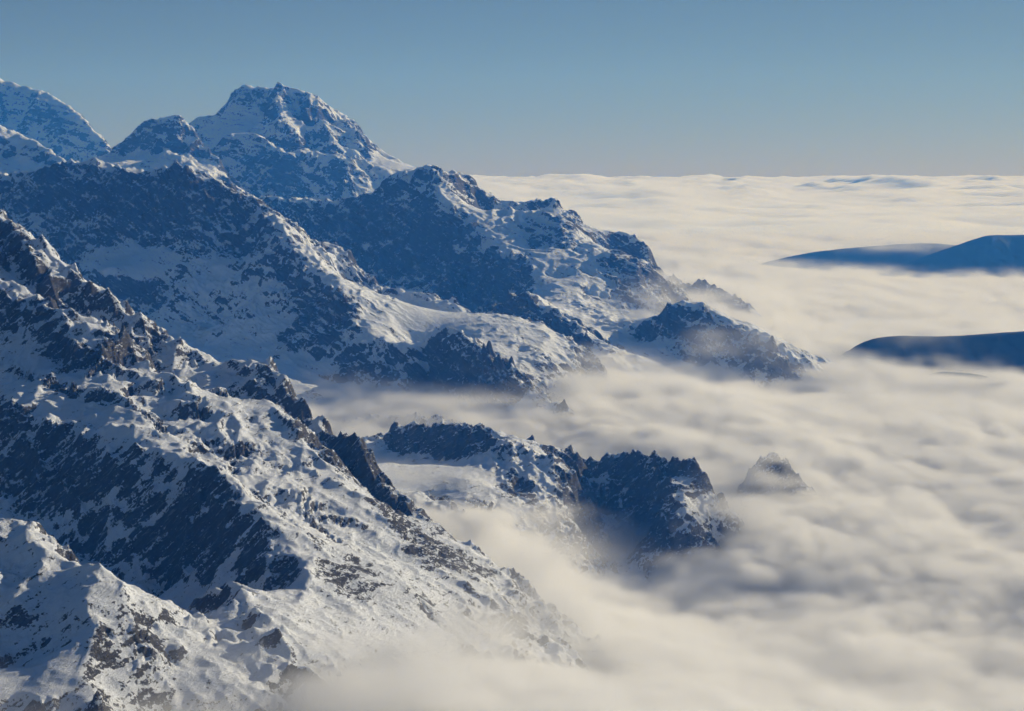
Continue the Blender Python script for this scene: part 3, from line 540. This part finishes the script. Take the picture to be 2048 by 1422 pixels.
def cloud_object(name, label, box, v, seed, soft, fade_y=None):
    x0, x1, y0, y1, z0, z1 = box
    d, (nx, ny, nz) = cloud_density(*box, v, seed, soft)
    if fade_y is not None:
        ys = y0 + v * np.arange(ny); w = np.interp(ys, *fade_y); d = d * w[None, :, None]
    me = bpy.data.meshes.new(name); me.vertices.add(d.size)
    a = me.attributes.new('density', 'FLOAT', 'POINT'); a.data.foreach_set('value', d.astype(np.float32).ravel())
    ob = bpy.data.objects.new(name, me); sc.collection.objects.link(ob)
    ob['kind'] = 'stuff'; ob['label'] = label
    ng = bpy.data.node_groups.new(name, 'GeometryNodeTree')
    ng.interface.new_socket('Geometry', in_out='INPUT', socket_type='NodeSocketGeometry')
    ng.interface.new_socket('Geometry', in_out='OUTPUT', socket_type='NodeSocketGeometry')
    N, L = ng.nodes, ng.links
    gi, go, vc = N.new('NodeGroupInput'), N.new('NodeGroupOutput'), N.new('GeometryNodeVolumeCube')
    vc.inputs['Min'].default_value = (x0, y0, z0); vc.inputs['Max'].default_value = (x0 + v * (nx - 1), y0 + v * (ny - 1), z0 + v * (nz - 1))
    for k, n in zip('XYZ', (nx, ny, nz)): vc.inputs['Resolution ' + k].default_value = n
    pos, sep = N.new('GeometryNodeInputPosition'), N.new('ShaderNodeSeparateXYZ'); L.new(pos.outputs[0], sep.inputs[0])
    def op(cls, o, *args):
        n = N.new(cls); n.operation = o
        for i, q in enumerate(args):
            if isinstance(q, (int, float)): n.inputs[i].default_value = q
            else: L.new(q, n.inputs[i])
        return n.outputs[0]
    ix, iy, iz = [op('ShaderNodeMath', 'ROUND', op('ShaderNodeMath', 'DIVIDE', op('ShaderNodeMath', 'SUBTRACT', sep.outputs[i], float(q)), float(v))) for i, q in enumerate((x0, y0, z0))]
    I = 'FunctionNodeIntegerMath'
    index = op(I, 'ADD', op(I, 'MULTIPLY', op(I, 'ADD', op(I, 'MULTIPLY', iz, ny), iy), nx), ix)
    si = N.new('GeometryNodeSampleIndex'); si.data_type = 'FLOAT'; si.domain = 'POINT'
    at = N.new('GeometryNodeInputNamedAttribute'); at.data_type = 'FLOAT'; at.inputs[0].default_value = 'density'
    L.new(gi.outputs[0], si.inputs['Geometry']); L.new(at.outputs[0], si.inputs['Value']); L.new(index, si.inputs['Index'])
    L.new(si.outputs[0], vc.inputs['Density'])
    sm = N.new('GeometryNodeSetMaterial'); sm.inputs['Material'].default_value = cmat
    L.new(vc.outputs[0], sm.inputs[0]); L.new(sm.outputs[0], go.inputs[0])
    md = ob.modifiers.new('fill', 'NODES'); md.node_group = ng; me.materials.append(cmat)
    print(name, nx, ny, nz, d.size)
    return ob
if CLOUDS:
    cloud_object('near_cloud_sea', 'soft cloud sea lapping at the near ridges', (-1100, 1820, 1560, 5800, -150, 250), 10, 1, 25, ([1560, 1700, 5400, 5800], [0, 1, 1, 0]))
    cloud_object('far_cloud_sea', 'cloud sea around the dark ridge and the far hills', (-1200, 7200, 5400, 24800, -125, 275), 28, 2, 36, ([5400, 5800, 24700, 24800], [0, 1, 1, 1]))

# solid cloud underneath, and the cloud plain that runs on to the horizon
def deck(name, label, Y0, Y1, n, fn, u0, u1, nu, mat):
    v = np.exp(np.linspace(math.log(Y0), math.log(Y1), n)); u = np.linspace(u0, u1, nu)
    U, V = np.meshgrid(u, v, indexing='ij'); X = U * V; Z = fn(X, V)
    co = np.stack([X, V, Z], -1).reshape(-1, 3).astype(np.float32); idx = np.arange(nu * n).reshape(nu, n)
    q = np.stack([idx[:-1, :-1], idx[1:, :-1], idx[1:, 1:], idx[:-1, 1:]], -1).reshape(-1, 4)
    me = bpy.data.meshes.new(name); me.vertices.add(len(co)); me.vertices.foreach_set('co', co.ravel())
    me.loops.add(q.size); me.loops.foreach_set('vertex_index', q.ravel().astype(np.int32))
    me.polygons.add(len(q)); me.polygons.foreach_set('loop_start', (np.arange(len(q)) * 4).astype(np.int32)); me.update(calc_edges=True)
    me.polygons.foreach_set('use_smooth', np.ones(len(q), bool)); me.materials.append(mat)
    ob = bpy.data.objects.new(name, me); sc.collection.objects.link(ob); ob['kind'] = 'stuff'; ob['label'] = label
    return ob
def deck_material():
    m = bpy.data.materials.new('cloud_plain'); m.use_nodes = True; nt = m.node_tree; b = nt.nodes['Principled BSDF']
    b.inputs['Base Color'].default_value = (.88, .88, .88, 1); b.inputs['Roughness'].default_value = 1; b.inputs['Specular IOR Level'].default_value = 0
    return m
dmat = deck_material()
def near_z(X, Y):
    return np.minimum(rbf_eval(tfit, X, Y), 60) - 165 - .0 * Y
deck('cloud_floor', 'thick cloud filling the valleys under the cloud sea', 1300, 24850, 150, near_z, -.38, .38, 90, dmat)
def far_z(X, Y):
    k = Y / 25000
    a = fbm(X / 2600, Y / 5200, 4, 400) * 120 + (ridged(X / 9000, Y / 30000, 3, 410) - .4) * 300 * np.clip(k - 1, 0, 2) + np.clip(fbm(X / 16000, Y / 60000, 3, 420) - .25, 0, 1) * 800 * smooth(60000, 110000, Y) + np.clip(fbm(X / 5000, Y / 40000, 3, 430) - .3, 0, 1) * 500 * smooth(50000, 90000, Y)
    e = smooth(25050, 25600, Y)
    return a * e - 10 * (1 - e)
deck('cloud_floor', 'thick cloud under the far cloud plain', 25100, 421000, 20, lambda X, Y: 0 * X - 420, -.34, .34, 12, dmat)
def slab(name, label, Y0, Y1, n, fn, bottom, u0, u1, nu, mat):
    ob = deck(name, label, Y0, Y1, n, fn, u0, u1, nu, mat); me = ob.data
    import bmesh
    bm = bmesh.new(); bm.from_mesh(me)
    rim = [e for e in bm.edges if e.is_boundary]
    r = bmesh.ops.extrude_edge_only(bm, edges=rim); vs = [v for v in r['geom'] if isinstance(v, bmesh.types.BMVert)]
    for v in vs: v.co.z = bottom
    bmesh.ops.contextual_create(bm, geom=[e for e in r['geom'] if isinstance(e, bmesh.types.BMEdge)])
    bmesh.ops.recalc_face_normals(bm, faces=bm.faces[:]); bm.to_mesh(me); bm.free(); return ob
pm = bpy.data.materials.new('cloud_plain'); pm.use_nodes = True; nt = pm.node_tree; nt.nodes.clear()
o = nt.nodes.new('ShaderNodeOutputMaterial'); p = nt.nodes.new('ShaderNodeVolumePrincipled'); p.inputs['Density'].default_value = .004
p.inputs['Color'].default_value = (.99, .99, .99, 1); p.inputs['Anisotropy'].default_value = .2; nt.links.new(p.outputs[0], o.inputs['Volume'])
slab('cloud_plain', 'cloud plain running on to a sharp horizon', 25050, 420000, 300, far_z, -400, -.34, .34, 300, pm)

# ----------------------------------------------------------------------------- air
if HAZE:
    import bmesh
    bm = bmesh.new(); bmesh.ops.create_cube(bm, size=1)
    x0, x1, y0, y1, z0, z1 = -9600, 9600, -1200, 24950, -420, 1980
    for v in bm.verts: v.co = ((x0 + x1) / 2 + v.co.x * (x1 - x0), (y0 + y1) / 2 + v.co.y * (y1 - y0), (z0 + z1) / 2 + v.co.z * (z1 - z0))
    me = bpy.data.meshes.new('haze'); bm.to_mesh(me); bm.free()
    hz = bpy.data.objects.new('haze', me); sc.collection.objects.link(hz); hz['kind'] = 'stuff'
    m = bpy.data.materials.new('haze'); m.use_nodes = True; nt = m.node_tree; nt.nodes.clear()
    o = nt.nodes.new('ShaderNodeOutputMaterial'); p = nt.nodes.new('ShaderNodeVolumePrincipled')
    p.inputs['Density'].default_value = 5.2e-5; p.inputs['Color'].default_value = (.05, .30, 1, 1); p.inputs['Absorption Color'].default_value = (1, 1, 1, 1); p.inputs['Anisotropy'].default_value = .0
    nt.links.new(p.outputs[0], o.inputs['Volume']); me.materials.append(m)
